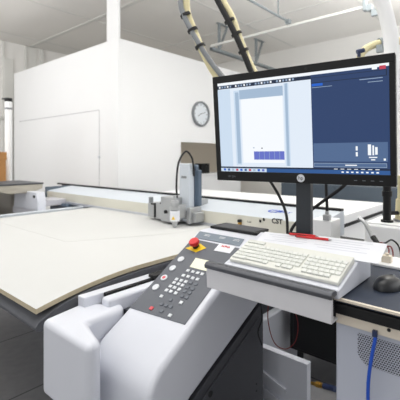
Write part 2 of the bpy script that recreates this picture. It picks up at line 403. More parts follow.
single('board_sheet', ['board', 'edge'], 'large cream board sheet on the conveyor, its near edge drooping over the roller', 'board', (1.8, 2.65, .856), boardf)
zl = .852+.026
def sheet2(b): prism(b, [(1.30, 3.70), (1.30, 2.35), (2.0, 2.0), (2.88, 1.95), (2.88, 3.70)], zl+.0003, zl+.0009, 'z')
single('liner_sheet', 'board', 'thin pale liner sheet lying flat on the cream board towards the gantry', 'sheet', (2.1, 2.8, .8785), sheet2)

# ================= STAND, CARDBOARD, PIPE at left
st = thing('side_stand', 'stainless steel stand with black top beyond the end of the gantry', 'stand', (1.87, 4.85, 0))
part('top', 'dark', st, lambda b: box(b, 1.6, 2.15, 4.42, 5.1, 1.125, 1.142), .004, label='black flat top')
part('frame', 'steel', st, lambda b: prism(b, [(1.60, 1.075), (1.60, 1.125), (2.14, 1.125), (2.14, 1.075), (2.0, 1.03), (1.74, 1.03)], 4.43, 5.09, 'y'), .003)
part('column', 'steel', st, lambda b: prism(b, [(4.85, 0), (4.85, .8), (4.82, 1.03), (5.08, 1.03), (5.05, .8), (5.05, 0)], 1.72, 2.0, 'x'), .01)
cdp = at(6, 152, y=6.0)
cd = thing('cardboard_box', 'tall brown cardboard box at the left edge behind the steel stand', 'box', (cdp.x-.4, 6.3, 0))
part('carton', 'card', cd, lambda b: box(b, cdp.x-.8, cdp.x, 6.0, 6.6, 0, cdp.z-.12), .004)
part('lid', 'card', cd, lambda b: box(b, cdp.x-.81, cdp.x+.01, 5.99, 6.61, cdp.z-.12, cdp.z), .004)
pp = at(8.5, 100, d=6.25)
pi = thing('standing_pipe', 'white upright pipe with a black cap in front of the booth side wall', 'pipe', (pp.x, pp.y, 0))
part('tube', 'white', pi, lambda b: cyl(b, (pp.x, pp.y, 0), (pp.x, pp.y, pp.z-.03), .055, seg=24))
part('cap', 'black', pi, lambda b: (cyl(b, (pp.x, pp.y, pp.z-.03), (pp.x, pp.y, pp.z+.03), .06, seg=24), box(b, pp.x-.1, pp.x+.02, pp.y-.02, pp.y+.02, pp.z-.0, pp.z+.02)), .004)
part('collar', 'grey', pi, lambda b: (cyl(b, (pp.x, pp.y, pp.z-.16), (pp.x, pp.y, pp.z-.13), .058, seg=24), cyl(b, (pp.x-.04, pp.y-.045, pp.z-.145), (pp.x-.055, pp.y-.06, pp.z-.145), .018)))

# ================= CONTROL CONSOLE
YL, YR = 1.342, .978
PL = (.79, .594, 1.045)
def pz(x): return PL[0]+PL[1]*(x-PL[2])
co = thing('control_console', 'white operator console with sloping grey keypad panel beside the cutting table', 'control console', (1.25, 1.17, 0))
def hous(b):
    prof = [(1.0, 0.0), (.845, 0.0), (.84, .59), (.846, .635), (.866, .67), (.90, pz(.90)), (1.485, pz(1.485)), (1.515, 1.062), (1.70, 1.062), (1.70, .95), (1.58, .77), (1.05, .522), (1.01, .47)]
    prism(b, prof, YR, YL, 'y')
part('housing', 'shell', co, hous, .022, seg=5, ang=22)
def ped(b): prism(b, [(1.012, 0), (1.012, .45), (1.055, .505), (1.575, .75), (1.575, 0)], YR+.004, YL-.02, 'y')
pd = part('pedestal', 'dark', co, ped, .004)
def pan(b): prism(b, [(1.05, 0.02), (1.05, .43), (1.09, .475), (1.53, .685), (1.555, .68), (1.555, .02)], YR-.002, YR+.004, 'y')
sd = part('side_panel', 'dark', co, pan, .0025)
for px, py, r in ((210.5, 394, .013), (256.5, 384, .004), (256.5, 391, .004), (259, 330, .003)):
    p = at(px, py, y=YR-.003); part('screw' if r < .01 else 'cable_hole', 'rubber', sd, lambda b: cyl(b, (p.x, YR-.004, p.z), (p.x, YR-.001, p.z), r, seg=24))
nrm = Vector((-PL[1], 0, 1)).normalized(); us = Vector((1, 0, PL[1])).normalized()
def onp(px, py, lift=0): return at(px, py, pl=PL)+nrm*lift
def cpan(b): quadplate(b, [onp(*p) for p in ((130, 308), (185, 325), (240.5, 249), (192.5, 239))], nrm, .003)
cpn = part('keypad_panel', 'panel', co, cpan, .001)
part('name_plate', 'panel_blue', co, lambda b: quadplate(b, [onp(*p) for p in ((194.5, 238), (239.5, 246.5), (244.5, 239.5), (200, 231.5))], nrm, .003), .001)
def lab(b):
    quadplate(b, [onp(*p, .003) for p in ((214, 251), (230, 254), (236, 247), (220, 243.8))], nrm, .001, 0)
part('sticker', 'paper', cpn, lab)
p0 = onp(221, 246.3, .0045); p1 = onp(231, 248.5, .0045)
def labt(b):
    u = (p1-p0).normalized(); v = nrm.cross(u); textmesh('ALPHA', .0165, frame((p0+p1)/2, u, v), b, 0, .0003, .0005)
part('sticker_print', 'red', cpn, labt)
def ptext(b):
    for i, (px, py) in enumerate(((207, 236.5), (222, 239), (236, 241.5))):
        c = onp(px, py, .0034)
        for k in range(2): quadplate(b, [c+us*(a+.008*k)+Vector((0, s, 0)) for a, s in ((0, .018), (0, -.018), (.0025, -.018), (.0025, .018))], nrm, .0003)
part('plate_print', 'key', cpn, ptext)
def keybm(b, w, h, t): vs = box(b, -h/2, h/2, -w/2, w/2, 0, t)
Mslope = Matrix.Rotation(-math.atan(PL[1]), 4, 'Y')
def put_on_panel(proto, px, py, first, name='key'):
    o = proto if first else proto.copy()
    if not first: C.objects.link(o)
    o.parent = cpn; p = onp(px, py, .003)-Vector(co.location); o.matrix_local = Matrix.Translation(p) @ Mslope
    return o
def proto(name, m, w, h, t, shape='box'):
    b = bmesh.new()
    if shape == 'box': keybm(b, w, h, t)
    else: cyl(b, (0, 0, 0), (0, 0, t), w/2, w/2, seg=28)
    return finish(b, name, m, None, None, .0008, 2)
kp = proto('key', 'key', .0165, .0145, .004)
P = [(188.3,271.4),(193.3,272.6),(198,273.7),(202.5,274.9),(183.8,276.2),(188.5,277.4),(193.1,278.9),(197.8,280.1),(177,280),(181.7,281.3),(186.2,282.5),(174.5,283.4),(179,284.8),(183,286.1),(170.8,287),(175,288.4),(179.6,290.2),(167,291),(171.2,292.3),(176.2,293.9),(161.8,297),(181.5,303.4),(170.5,316.2)]
for i, (x, y) in enumerate(P): put_on_panel(kp, x, y, i == 0)
kd = proto('key', 'key_dark', .0165, .0135, .004)
for i, (x, y) in enumerate([(191,283.5),(196,285),(188,288.3),(193,289.8),(185,292.3),(190,293.8),(182.5,297),(187,298.5),(162,305),(166.5,306.3),(171,307.6),(161.8,312),(171,300.8)]):
    o = put_on_panel(kd, x, y, i == 0); o['label'] = 'grey key'
kr = proto('key', 'pink', .018, .016, .004); put_on_panel(kr, 151.8, 309, True); kr['label'] = 'red key'
kb = proto('round_button', 'key', .034, 0, .005, 'c')
for i, (x, y) in enumerate([(181.3,260),(173,268.9),(164.5,278.5),(156.2,288)]):
    o = put_on_panel(kb, x, y, i == 0)
rg = proto('button_mark', 'pink', .018, 0, .0058, 'c'); put_on_panel(rg, 164.5, 278.5, True); rg['label'] = 'pink mark on round button'
part('display', 'display', cpn, lambda b: quadplate(b, [onp(*p, .003) for p in ((190, 267.5), (207.5, 272), (214, 262.5), (196, 258.5))], nrm, .002), .0005)
# emergency stop
ec = onp(196.5, 247.5, .003)
es = part('emergency_stop', 'red', co, lambda b: (cyl(b, ec+nrm*.016, ec+nrm*.028, .019, .027, 28), cyl(b, ec+nrm*.028, ec+nrm*.042, .027, .025, 28)), .003, label='red mushroom button')
part('yellow_plate', 'yellow', es, lambda b: quadplate(b, [onp(*p, .0031) for p in ((185.5, 248.8), (196, 253), (206.5, 248.6), (200.5, 244.2))], nrm, .002), .001)
part('button_collar', 'rubber', es, lambda b: cyl(b, ec+nrm*.002, ec+nrm*.017, .017, .017, 28))

# keyboard shelf: sloping tray with silver front lip, part of the console
SL = (1.03, .31, 1.15)
def sz(x): return SL[0]+SL[1]*(x-SL[2])
sn = Vector((-SL[1], 0, 1)).normalized()
def shelf(b):
    for v in prism(b, [(1.165, 1.003), (1.165, sz(1.165)-.001), (1.475, sz(1.475)-.001), (1.475, 1.003)], .452, .908, 'y'):
        if v.co.x > 1.4:
            v.co.x -= .045*(v.co.y-.452)/.513
            if v.co.z > 1.02: v.co.z = sz(v.co.x)-.001
part('keyboard_shelf', 'shell', co, shelf, .006)
def lip(b):
    prism(b, [(1.132, .935), (1.128, 1.018), (1.142, 1.018), (1.146, .94), (1.18, .943), (1.18, .935)], .462, .965, 'y')
part('shelf_front', 'traymetal', co, lip, .0015, label='silver front plate')
def rimf(b):
    prism(b, [(1.122, 1.012), (1.120, 1.026), (1.130, 1.036), (1.150, 1.036), (1.166, 1.029), (1.166, 1.018), (1.13, 1.012)], .458, .970, 'y')
part('front_rim', 'traydark', co, rimf, .003)
# desk
dk = thing('side_desk', 'dark blue topped desk wing at the right with black edge and cream strip', 'desk', (1.45, .05, .915))
part('desktop', 'navy', dk, lambda b: prism(b, [(1.196, -.45), (1.196, .476), (1.48, .476), (1.48, .95), (1.70, .95), (1.70, -.45)], .985, 1.0, 'z'), .001)
part('front_edge', 'black', dk, lambda b: box(b, 1.186, 1.70, -.45, .476, .951, .984), .003)
part('edge_trim', 'strip', dk, lambda b: box(b, 1.184, 1.1955, -.45, .476, .9935, 1.002), .001)
part('under_strip', 'strip', dk, lambda b: box(b, 1.2, 1.72, -.45, .476, .916, .95), .002)
part('rear_sill', 'white', dk, lambda b: box(b, 1.64, 1.80, -.45, .5, 1.001, 1.012), .002)
part('crossbar', 'black', dk, lambda b: box(b, 1.48, 1.70, .48, .95, .93, .984), .002)
q = at(389, 330, x=1.2)
part('screw', 'rubber', dk, lambda b: cyl(b, (1.197, q.y, q.z), (1.2, q.y, q.z), .005))

# under-tray black module & wires
single('junction_module', 'black', 'small black module hanging under the keyboard shelf by the console pedestal', 'module', (1.42, .86, .85), lambda b: (box(b, 1.33, 1.46, .76, .95, .86, .974), box(b, 1.36, 1.4, .78, .82, .84, .86)), .004)
def wire(b): tube(b, [at(269, 296, d=1.62), at(268, 320, d=1.64), at(274, 342, d=1.66), at(285, 349, d=1.68), at(295, 342, d=1.7), at(298, 325, d=1.7), at(294, 308, d=1.68), at(291, 296, d=1.66)], .0022, 6)
p = at(285, 349, d=1.68); single('loop_wire', 'redw', 'thin dark red wire looping down under the keyboard shelf', 'wire', p, wire)
def wire(b): tube(b, [at(260, 300, d=1.7), at(262, 318, d=1.72), at(258, 332, d=1.74), at(262, 345, d=1.78)], .003, 6)
p = at(262, 345, d=1.78); single('short_cable', 'rubber', 'short black cable hanging beside the pedestal under the shelf', 'cable', p, wire)

# keyboard
kx0, kx1, ky0, ky1 = 1.183, 1.327, .46, .89
ang = math.atan(SL[1])
kc = thing('keyboard', 'cream full-size keyboard lying on the sloping silver-fronted shelf', 'keyboard', ((kx0+kx1)/2, (ky0+ky1)/2, sz((kx0+kx1)/2)), (0, -ang, 0))
L, W = .43, .152
part('case', 'cream', kc, lambda b: prism(b, [(-W/2, .0005), (-W/2, .012), (-W/2+.01, .016), (W/2, .022), (W/2, .0005)], -L/2, L/2, 'y'), .003, local=True)
b = bmesh.new(); prism(b, [(-.0101, 0), (-.0085, .006), (.0085, .006), (.0101, 0)], -.0091, .0091, 'y'); k0 = finish(b, 'key', 'creamkey', None, None, .0008, 2); k0.parent = kc
n = 0
for r in range(6):
    xx = -W/2+.019+r*.0215+(.006 if r == 5 else 0)
    cols = [.0195*i for i in range(14)]+[.0195*14+.009+.0193*i for i in range(7)] if r else [0, .0195, .039, .135, .19, .2145, .234, .29, .31, .33, .35, .37]
    if r == 5: cols = [.0195*i for i in range(0, 14)]+[.29, .31, .33]
    for c in cols:
        y = L/2-.018-c
        if y < -L/2+.012 or n >= 100: continue
        o = k0 if n == 0 else k0.copy()
        if n: C.objects.link(o); o.parent = kc
        o.location = (xx, y, .0148+(xx+W/2)*.042); n += 1
sb = part('space_bar', 'creamkey', kc, lambda b: box(b, -W/2+.012, -W/2+.026, L/2-.142, L/2-.068, .013, .022), .0015, local=True)

# papers and pens
def plate_on_shelf(b, x0, x1, y0, y1, lift, rot=0, mi=0, th=.0008):
    c = Vector(((x0+x1)/2, (y0+y1)/2, 0)); pts = []
    for x, y in ((x0, y1), (x0, y0), (x1, y0), (x1, y1)):
        v = Matrix.Rotation(rot, 3, 'Z') @ (Vector((x, y, 0))-c)+c; pts.append(Vector((v.x, v.y, sz(v.x)))+sn*lift)
    quadplate(b, pts, sn, th, mi)
def sheet(name, label, x0, x1, y0, y1, lift, rot, rows):
    t = thing(name, label, 'paper', ((x0+x1)/2, (y0+y1)/2, sz((x0+x1)/2)+lift), group='printed sheets behind the keyboard')
    part('page', 'paper', t, lambda b: plate_on_shelf(b, x0, x1, y0, y1, lift, rot))
    def pr(b):
        for i in range(rows):
            x = x1-.02-i*.016; plate_on_shelf(b, x, x+.003, y0+.05+.03*(i % 2), y1-.03-.02*(i % 3), lift+.0009, rot, 0, .0002)
    part('print_lines', 'print_', t, pr)
sheet('paper_sheet', 'white printed sheet behind the keyboard, left one under the pens', 1.333, 1.447, .60, .882, .001, .09, 4)
sheet('paper_sheet', 'white printed sheet overlapping at the right end behind the keyboard', 1.333, 1.468, .39, .67, .0028, .05, 5)
def pen(label, a, bq, col):
    A, Bq = at(*a, pl=SL)+sn*.0085, at(*bq, pl=SL)+sn*.0085; d = (Bq-A).normalized()
    t = thing('pen', label, 'pen', (A+Bq)/2-sn*.005, group='red pens on the papers')
    part('barrel', col, t, lambda b: cyl(b, A, Bq, .0048, .0048, 14))
    part('tip', 'alud', t, lambda b: cyl(b, Bq, Bq+d*.012, .0045, .001, 12))
    part('clip', 'rubber', t, lambda b: (cyl(b, A+sn*.007+d*.005, A+sn*.007+d*.04, .0015, .0012, 8), cyl(b, A-d*.006, A, .003, .0045, 12)))
pen('red pen lying on the papers, farther of two behind the keyboard', (290, 235.5), (316, 238), 'red')
pen('red pen lying on the papers, nearer and further right of the two', (297, 237.8), (329, 241.5), 'red')
# black slab on console top
sc = at(237, 229.5, z=1.062)
sl = thing('handset', 'flat black handset slab lying on top of the white console', 'handset', (1.61, 1.18, 1.063))
cs = [at(*p, z=1.063) for p in ((210, 228.2), (257, 236), (269, 231.5), (226, 224.8))]
part('body', 'black', sl, lambda b: quadplate(b, cs, (0, 0, 1), .014), .004)
cc = sum(cs, Vector())/4
part('face', 'dark', sl, lambda b: quadplate(b, [cc+(c-cc)*.86+Vector((0, 0, .014)) for c in cs], (0, 0, 1), .001))

# mouse
mc = at(391, 291, z=1.0)
mo = thing('computer_mouse', 'black computer mouse on the dark blue desktop at the right edge', 'mouse', (1.40, .372, 1.0), (0, 0, math.radians(-10)))
def mbody(b):
    bmesh.ops.create_uvsphere(b, u_segments=32, v_segments=20, radius=1)
    for v in b.verts:
        x, y, z = v.co; z = max(z, 0) if z > -.15 else 0
        hgt = .037*(1-.18*x); y2 = y*(.036-.004*x*x-.003*x)
        v.co = (x*.068, y2*1.12, z**.85*hgt*1.1+.002 if z > 0 else .002)
part('shell', 'mousem', mo, mbody, local=True)
part('sole', 'rubber', mo, lambda b: cyl(b, (0, 0, .0003), (0, 0, .002), .032, .033, 24), local=True)
part('scroll_wheel', 'grey', mo, lambda b: cyl(b, (.040, -.0035, .0285), (.040, .0035, .0285), .008, seg=18), .001, local=True)
part('button_seam', 'rubber', mo, lambda b: [box(b, .012+i*.006, .018+i*.006, -.0006, .0006, .02, .0418-.00011*(i*6)**1.45*.6) for i in range(3)], local=True)

# grey vented cabinet under desk
cbn = thing('vented_cabinet', 'pale grey cabinet with a perforated vent standing under the desk wing', 'cabinet', (1.47, .05, 0))
part('body', 'cabinet', cbn, lambda b: box(b, 1.225, 1.70, -.42, .488, .03, .915), .012)
def gr(b): prism(b, [(.415, .893), (.415, .825), (.392, .80), (-.38, .80), (-.38, .893)], 1.2225, 1.225, 'x')
part('vent_panel', 'perf', cbn, gr, label='perforated vent')
for x in (1.28, 1.64):
    for y in (-.36, .43): part('foot', 'rubber', cbn, lambda b: cyl(b, (x, y, 0), (x, y, .032), .025))
# blue cable
bc = thing('network_cable', 'bright blue cable hanging down in front of the vented grey cabinet', 'cable', at(373, 365, x=1.19))
def bcab(b): tube(b, [at(375.5, 332, x=1.197), at(375, 340, x=1.192), at(372, 355, x=1.188), at(369, 375, x=1.186), at(368, 392, x=1.186), at(368.5, 410, x=1.19), at(371, 440, x=1.19)], .0052, 10)
part('cord', 'bluec', bc, bcab)
part('plug', 'darkblue', bc, lambda b: box(b, 1.188, 1.2, at(375.5, 334, x=1.2).y-.007, at(375.5, 334, x=1.2).y+.007, at(375, 336, x=1.2).z, at(375, 329.5, x=1.2).z), .002)

# stuff under / behind the console
wb = thing('white_panel', 'white ribbed plastic panel standing on the floor beneath the keyboard shelf', 'panel', (1.77, 1.0, 0))
part('sheet', 'shell', wb, lambda b: box(b, 1.75, 1.79, .838, 1.19, 0, .42), .003)
for i in range(4): part('rib', 'shell', wb, lambda b: prism(b, [(1.19, .33-i*.085), (.95-i*.02, .255-i*.085), (.95-i*.02, .235-i*.085), (1.19, .31-i*.085)], 1.735, 1.75, 'x'), .002)
bk = thing('black_cabinet', 'black equipment cabinet on the floor behind the keyboard shelf', 'cabinet', (2.55, .72, 0))
part('body', 'black', bk, lambda b: box(b, 2.25, 2.85, .25, 1.2, .19, .85), .005)
part('door', 'black', bk, lambda b: box(b, 2.238, 2.25, .28, 1.17, .21, .82), .004)
for x in (2.3, 2.8):
    for y in (.3, 1.15): part('foot', 'rubber', bk, lambda b: cyl(b, (x, y, 0), (x, y, .192), .02))
eb = thing('equipment_box', 'white equipment box on the black cabinet right of the screen stand', 'box', (2.55, .51, .85))
part('case', 'white', eb, lambda b: box(b, 2.3, 2.8, .26, .746, .852, 1.06), .015)
part('lid', 'white', eb, lambda b: box(b, 2.31, 2.79, .27, .736, 1.06, 1.068), .003)
jb = thing('junction_box', 'small white junction box with a cable entering its top behind the papers', 'box', (2.38, 1.0, .85))
part('case', 'white', jb, lambda b: box(b, 2.3, 2.45, .94, 1.075, .852, 1.05), .008)
q = at(327, 222, d=2.38)
part('socket', 'alud', jb, lambda b: (box(b, q.x-.02, q.x+.02, q.y-.02, q.y+.02, 1.05, 1.085), cyl(b, (q.x, q.y, 1.085), (q.x, q.y, 1.11), .012)), .002)
# brass fitting
ff = thing('hose_fitting', 'brass hose fitting with dark blue end beside the grey cabinet near the floor', 'fitting', at(322, 386, d=1.75))
A, Bq, D_ = at(311, 383, d=2.0), at(324, 386, d=1.94), at(331, 388, d=1.9)
part('brass_body', 'brass', ff, lambda b: (cyl(b, A, A.lerp(Bq, .45), .008, .011), cyl(b, A.lerp(Bq, .45), A.lerp(Bq, .75), .016, .016, 6), cyl(b, A.lerp(Bq, .75), Bq, .011, .011)))
part('coupling', 'darkblue', ff, lambda b: cyl(b, Bq, D_+(D_-Bq)*.6, .014, .014))
part('air_line', 'dark', ff, lambda b: tube(b, [A, at(305, 388, d=2.08), at(300, 396, d=2.15), at(296, 410, d=2.2)], .007, 8))

# ================= MONITOR
cyaw, tilt = .5832, -.0951; MW, MH = .76, .483
lat, dd = .3901, 1.5664
Rr, Ff, Up = Vector((Rx, Ry, 0)), Vector((Fx, Fy, 0)), Vector((0, 0, 1))
mu = Rr*math.cos(cyaw)-Ff*math.sin(cyaw); mn = -Rr*math.sin(cyaw)-Ff*math.cos(cyaw)
mup = Up*math.cos(tilt)-mn*math.sin(tilt); mn2 = mu.cross(mup)
MC = Rr*lat+Ff*dd+Up*(EYE+.1312)
RM = Matrix((mu, mup, mn2)).transposed().to_4x4(); RM.translation = MC
mon = thing('monitor', 'wide black-bezelled desktop monitor showing a cutting program on a post', 'monitor', MC)
mon.matrix_world = RM
# local frame: x right, y up, z toward the viewer
part('back_shell', 'black', mon, lambda b: (box(b, -MW/2, MW/2, -MH/2, MH/2, -.035, -.002), box(b, -.22, .22, -.17, .15, -.06, -.034)), .006, local=True)
sL, sR, sT, sB = -MW/2+.023, MW/2-.02, MH/2-.032, -MH/2+.043
def bez(b):
    box(b, -MW/2, MW/2, sT, MH/2, -.002, .006); box(b, -MW/2, MW/2, -MH/2, sB, -.002, .006)
    box(b, -MW/2, sL, sB, sT, -.002, .006); box(b, sR, MW/2, sB, sT, -.002, .006)
part('bezel', 'black', mon, bez, .002, local=True)
mats = [screen_mat('pale', (226, 236, 248)), screen_mat('navy', (48, 68, 108)), screen_mat('white', (246, 250, 254)), screen_mat('bar', (36, 48, 70)),
        screen_mat('steel', (164, 186, 210)), screen_mat('violet', (104, 116, 200)), screen_mat('mid', (84, 108, 146)), screen_mat('blue', (40, 100, 205)),
        screen_mat('red', (196, 70, 90)), screen_mat('task', (52, 92, 150)), screen_mat('lite', (150, 170, 196)), screen_mat('sky', (205, 222, 240))]
def scr(b):
    lv = [0]
    def R(u0, u1, v0, v1, mi):
        lv[0] += 1; z = .0002+lv[0]*.00003
        x0, x1 = sL+(sR-sL)*u0, sL+(sR-sL)*u1; y0, y1 = sT+(sB-sT)*v1, sT+(sB-sT)*v0
        f = b.faces.new([b.verts.new(c) for c in ((x0, y0, z), (x1, y0, z), (x1, y1, z), (x0, y1, z))]); f.material_index = mi
    R(0, 1, 0, 1, 0); R(0, 1, 0, .025, 2); R(0, .605, .03, .068, 3)
    for i in range(26):
        if i % 7 != 5: R(.01+i*.0195, .021+i*.0195, .038, .058, 10 if i % 3 else 2)
    R(0, .09, .075, .95, 11); R(.09, .605, .075, .95, 0)
    R(.605, 1, .028, .95, 1); R(.607, .99, .055, .11, 3); R(.61, .985, .06, .104, 1); R(.61, .67, .115, .14, 7); R(.61, .72, .15, .155, 10)
    R(.86, .97, .12, .127, 10); R(.9, .97, .15, .156, 10); R(.955, .985, .018, .05, 8); R(.92, .945, .022, .045, 2)
    R(.61, .99, .70, .88, 6); R(.61, .985, .895, .935, 10)
    R(.612, .983, .9, .93, 6)
    for u, v0, v1, w in ((.835, .735, .775, .01), (.835, .79, .83, .01), (.895, .72, .82, .016), (.917, .73, .82, .008), (.93, .745, .815, .012), (.90, .835, .845, .04), (.91, .857, .867, .02), (.78, .91, .92, .06), (.97, .85, .87, .01)):
        R(u, u+w, v0, v1, 2)
    R(.115, .155, .10, .93, 11); R(.155, .44, .10, .2, 4); R(.125, .15, .12, .91, 4); R(.445, .475, .08, .93, 11); R(.452, .468, .08, .93, 4)
    R(.165, .437, .2, .90, 2); R(.24, .437, .775, .865, 5)
    for i in range(5): R(.275+i*.033, .277+i*.033, .775, .865, 4)
    R(.235, .245, .73, .74, 10); R(.29, .30, .735, .745, 3); R(.255, .257, .2, .21, 4)
    R(0, 1, .945, .962, 3); R(0, 1, .962, 1, 9); R(0, .32, .962, 1, 11)
    for i, c in enumerate((7, 9, 4, 8, 7, 9, 8, 4, 7, 5)): R(.02+i*.03, .036+i*.03, .968, .992, c)
    for i in range(7): R(.72+i*.035, .74+i*.035, .95, .956, 2)
    for i in range(8): R(.76+i*.025, .772+i*.025, .975, .988, 2)
part('screen', mats, mon, scr, local=True)
def hp(b):
    y = -MH/2+.0215; n = 32
    x0 = (at(296.5, 181.5, d=1.52)-MC).dot(mu)
    cyl(b, (x0, y, .0055), (x0, y, .0075), .0165, seg=n)
lg = part('logo', 'key', mon, hp, local=True, label='round white logo')
lx = (at(296.5, 181.5, d=1.52)-MC).dot(mu)
part('lettering', 'black', lg, lambda b: textmesh('hp', .021, Matrix.Translation((lx, -MH/2+.0225, .0077)), b, 0, .0002, .0), local=True)
def led(b):
    for x in (.33, .30, .27, .24): box(b, x-.006, x+.006, -MH/2+.018, -MH/2+.021, .006, .0066)
    textmesh('HP Z24i', .012, Matrix.Translation((-.30, -MH/2+.02, .0063)), b, 0, .0002)
part('bezel_print', 'panel', mon, led, local=True)
part('webcam', 'rubber', mon, lambda b: cyl(b, (.06, sT+.016, .0055), (.06, sT+.016, .008), .006, seg=20), local=True, label='round camera lens in top bezel')
# stand post (world-vertical), built in world coordinates then moved to the monitor frame
pq = at(304.5, 235, d=1.64)
def post(b):
    u = Vector((mu.x, mu.y, 0)).normalized(); v = Vector((-u.y, u.x, 0))
    def pbox(c, hu, hv, z0, z1):
        pts = [c+u*a*hu+v*bb*hv for a, bb in ((-1,-1), (1,-1), (1,1), (-1,1))]; prism(b, [(p.x, p.y) for p in pts], z0, z1, 'z')
    c = Vector((pq.x, pq.y, 0)); pbox(c, .032, .02, 1.006, 1.62)
    inv = RM.inverted()
    bmesh.ops.transform(b, matrix=inv, verts=b.verts)
part('post', 'postdark', mon, post, .004, local=True)
def arm(b):
    inv = RM.inverted(); c = inv @ Vector((pq.x, pq.y, 1.56)); box(b, c.x-.05, c.x+.05, c.y-.05, c.y+.05, c.z, -.05)
part('mount', 'dark', mon, arm, .004, local=True)
def foot(b):
    u = Vector((mu.x, mu.y, 0)).normalized(); v = Vector((-u.y, u.x, 0)); c = Vector((pq.x+.05, pq.y+.02, 0))
    pts = [c+u*a*.09+v*bb*.06 for a, bb in ((-1,-1), (1,-1), (1,1), (-1,1))]; prism(b, [(p.x, p.y) for p in pts], 1.0005, 1.0065, 'z')
    bmesh.ops.transform(b, matrix=RM.inverted(), verts=b.verts)
part('foot_plate', 'dark', mon, foot, .002, local=True)
# cables below the monitor
def cable(label, pts, r=.005, name='cable', m='rubber', cat='cable'):
    P = pts; c = P[len(P)//2]
    return single(name, m, label, cat, c, lambda b: tube(b, P, r, 10), group='black cables below the monitor')
cable('black cable dropping from the monitor left of its post', [at(258, 165, d=1.78), at(272, 184, d=1.78), at(281, 200, d=1.76), at(286.5, 216, d=1.74), at(287.5, 236, d=1.72), at(288, 258, d=1.68)], .0065)
cable('black cable sweeping diagonally down behind the monitor post', [at(352, 178, d=1.56), at(340, 189, d=1.62), at(322, 202, d=1.7), at(305, 215, d=1.74), at(293, 227, d=1.74), at(289, 240, d=1.72), at(289, 256, d=1.68)], .0075)
cable('straight black cable running down into the small white junction box', [at(325, 150, d=2.2), at(326, 185, d=2.3), at(327, 205, d=2.36), q+Vector((0, 0, .0)) if False else Vector((at(327, 222, d=2.38).x, at(327, 222, d=2.38).y, 1.105))], .009)
lead = thing('sensor_lead', 'grey braided lead with black connector standing up right of the papers', 'cable', at(370, 235, d=1.75))
part('braid', 'alud', lead, lambda b: tube(b, [at(359, 218, d=1.85), at(364, 222, d=1.82), at(369, 230, d=1.79), at(373, 239, d=1.76)], .009, 10))
part('connector', 'rubber', lead, lambda b: cyl(b, at(373, 237, d=1.765), at(378, 244, d=1.73), .013, .011))
part('tail', 'rubber', lead, lambda b: tube(b, [at(377, 243, d=1.735), at(385, 243, d=1.74), at(392, 240, d=1.76), at(399, 247, d=1.78), at(402, 262, d=1.76)], .004, 8))
def redc(b):
    tube(b, [at(376, 246, d=1.73), at(381, 242.5, d=1.72), at(386, 246, d=1.70), at(391, 247, d=1.68), at(393, 255, d=1.66), at(390, 262, d=1.66)], .003, 8)
    tube(b, [at(372, 247, d=1.72), at(378, 249, d=1.70), at(385, 245, d=1.70), at(389, 250, d=1.68), at(387, 258, d=1.66)], .003, 8)
part('red_wires', 'redw', lead, redc, label='thin red wires')
single('terminal_block', 'strip', 'small beige terminal block on the rear desk sill by the red wires', 'block', at(387, 262, z=1.012), lambda b: (lambda c: (box(b, c.x-.015, c.x+.015, c.y-.018, c.y+.018, 1.012, 1.04), cyl(b, (c.x, c.y, 1.04), (c.x, c.y, 1.05), .008)))(at(387, 262, z=1.012)), .002)

# ================= post + arched pipe at the right, hoses
pr_ = Vector((2.52, .66, 0)); pr_ = at(387, 222, z=1.068)
ap = thing('extraction_arm', 'thick white arched pipe rising from a black post behind the monitor', 'pipe', (pr_.x, pr_.y, 1.07))
dpr = pr_.x*Fx+pr_.y*Fy
part('post', 'black', ap, lambda b: (cyl(b, (pr_.x, pr_.y, 1.07), (pr_.x, pr_.y, 1.42), .022), cyl(b, (pr_.x, pr_.y, 1.0695), (pr_.x, pr_.y, 1.08), .034), cyl(b, (pr_.x, pr_.y, 1.22), (pr_.x, pr_.y, 1.25), .028)))
def arch(b): tube(b, [(pr_.x, pr_.y, 1.40), at(391, 100, d=dpr), at(391.5, 50, d=dpr), at(388.5, 25, d=dpr), at(381, 0, d=dpr), at(368, -26, d=dpr), at(345, -52, d=dpr), at(310, -75, d=dpr)], .041, 20)
part('pipe', 'white', ap, arch)
part('bracket', 'black', ap, lambda b: cyl(b, at(386, 213, d=dpr), at(404, 213, d=dpr+.02), .012))
bp = at(397, 222, z=1.068)
bh = thing('pump', 'beige rounded pump housing on the white equipment box at the right edge', 'pump', (bp.x+.06, bp.y-.02, 1.068))
part('housing', 'hose', bh, lambda b: (cyl(b, (bp.x+.06, bp.y-.03, 1.078), (bp.x+.06, bp.y-.03, 1.2), .055, .05, 28), cyl(b, (bp.x+.06, bp.y-.03, 1.2), (bp.x+.06, bp.y-.03, 1.34), .042, .04, 28)), .004)
part('flange', 'grey', bh, lambda b: cyl(b, (bp.x+.06, bp.y-.03, 1.0685), (bp.x+.06, bp.y-.03, 1.08), .065))

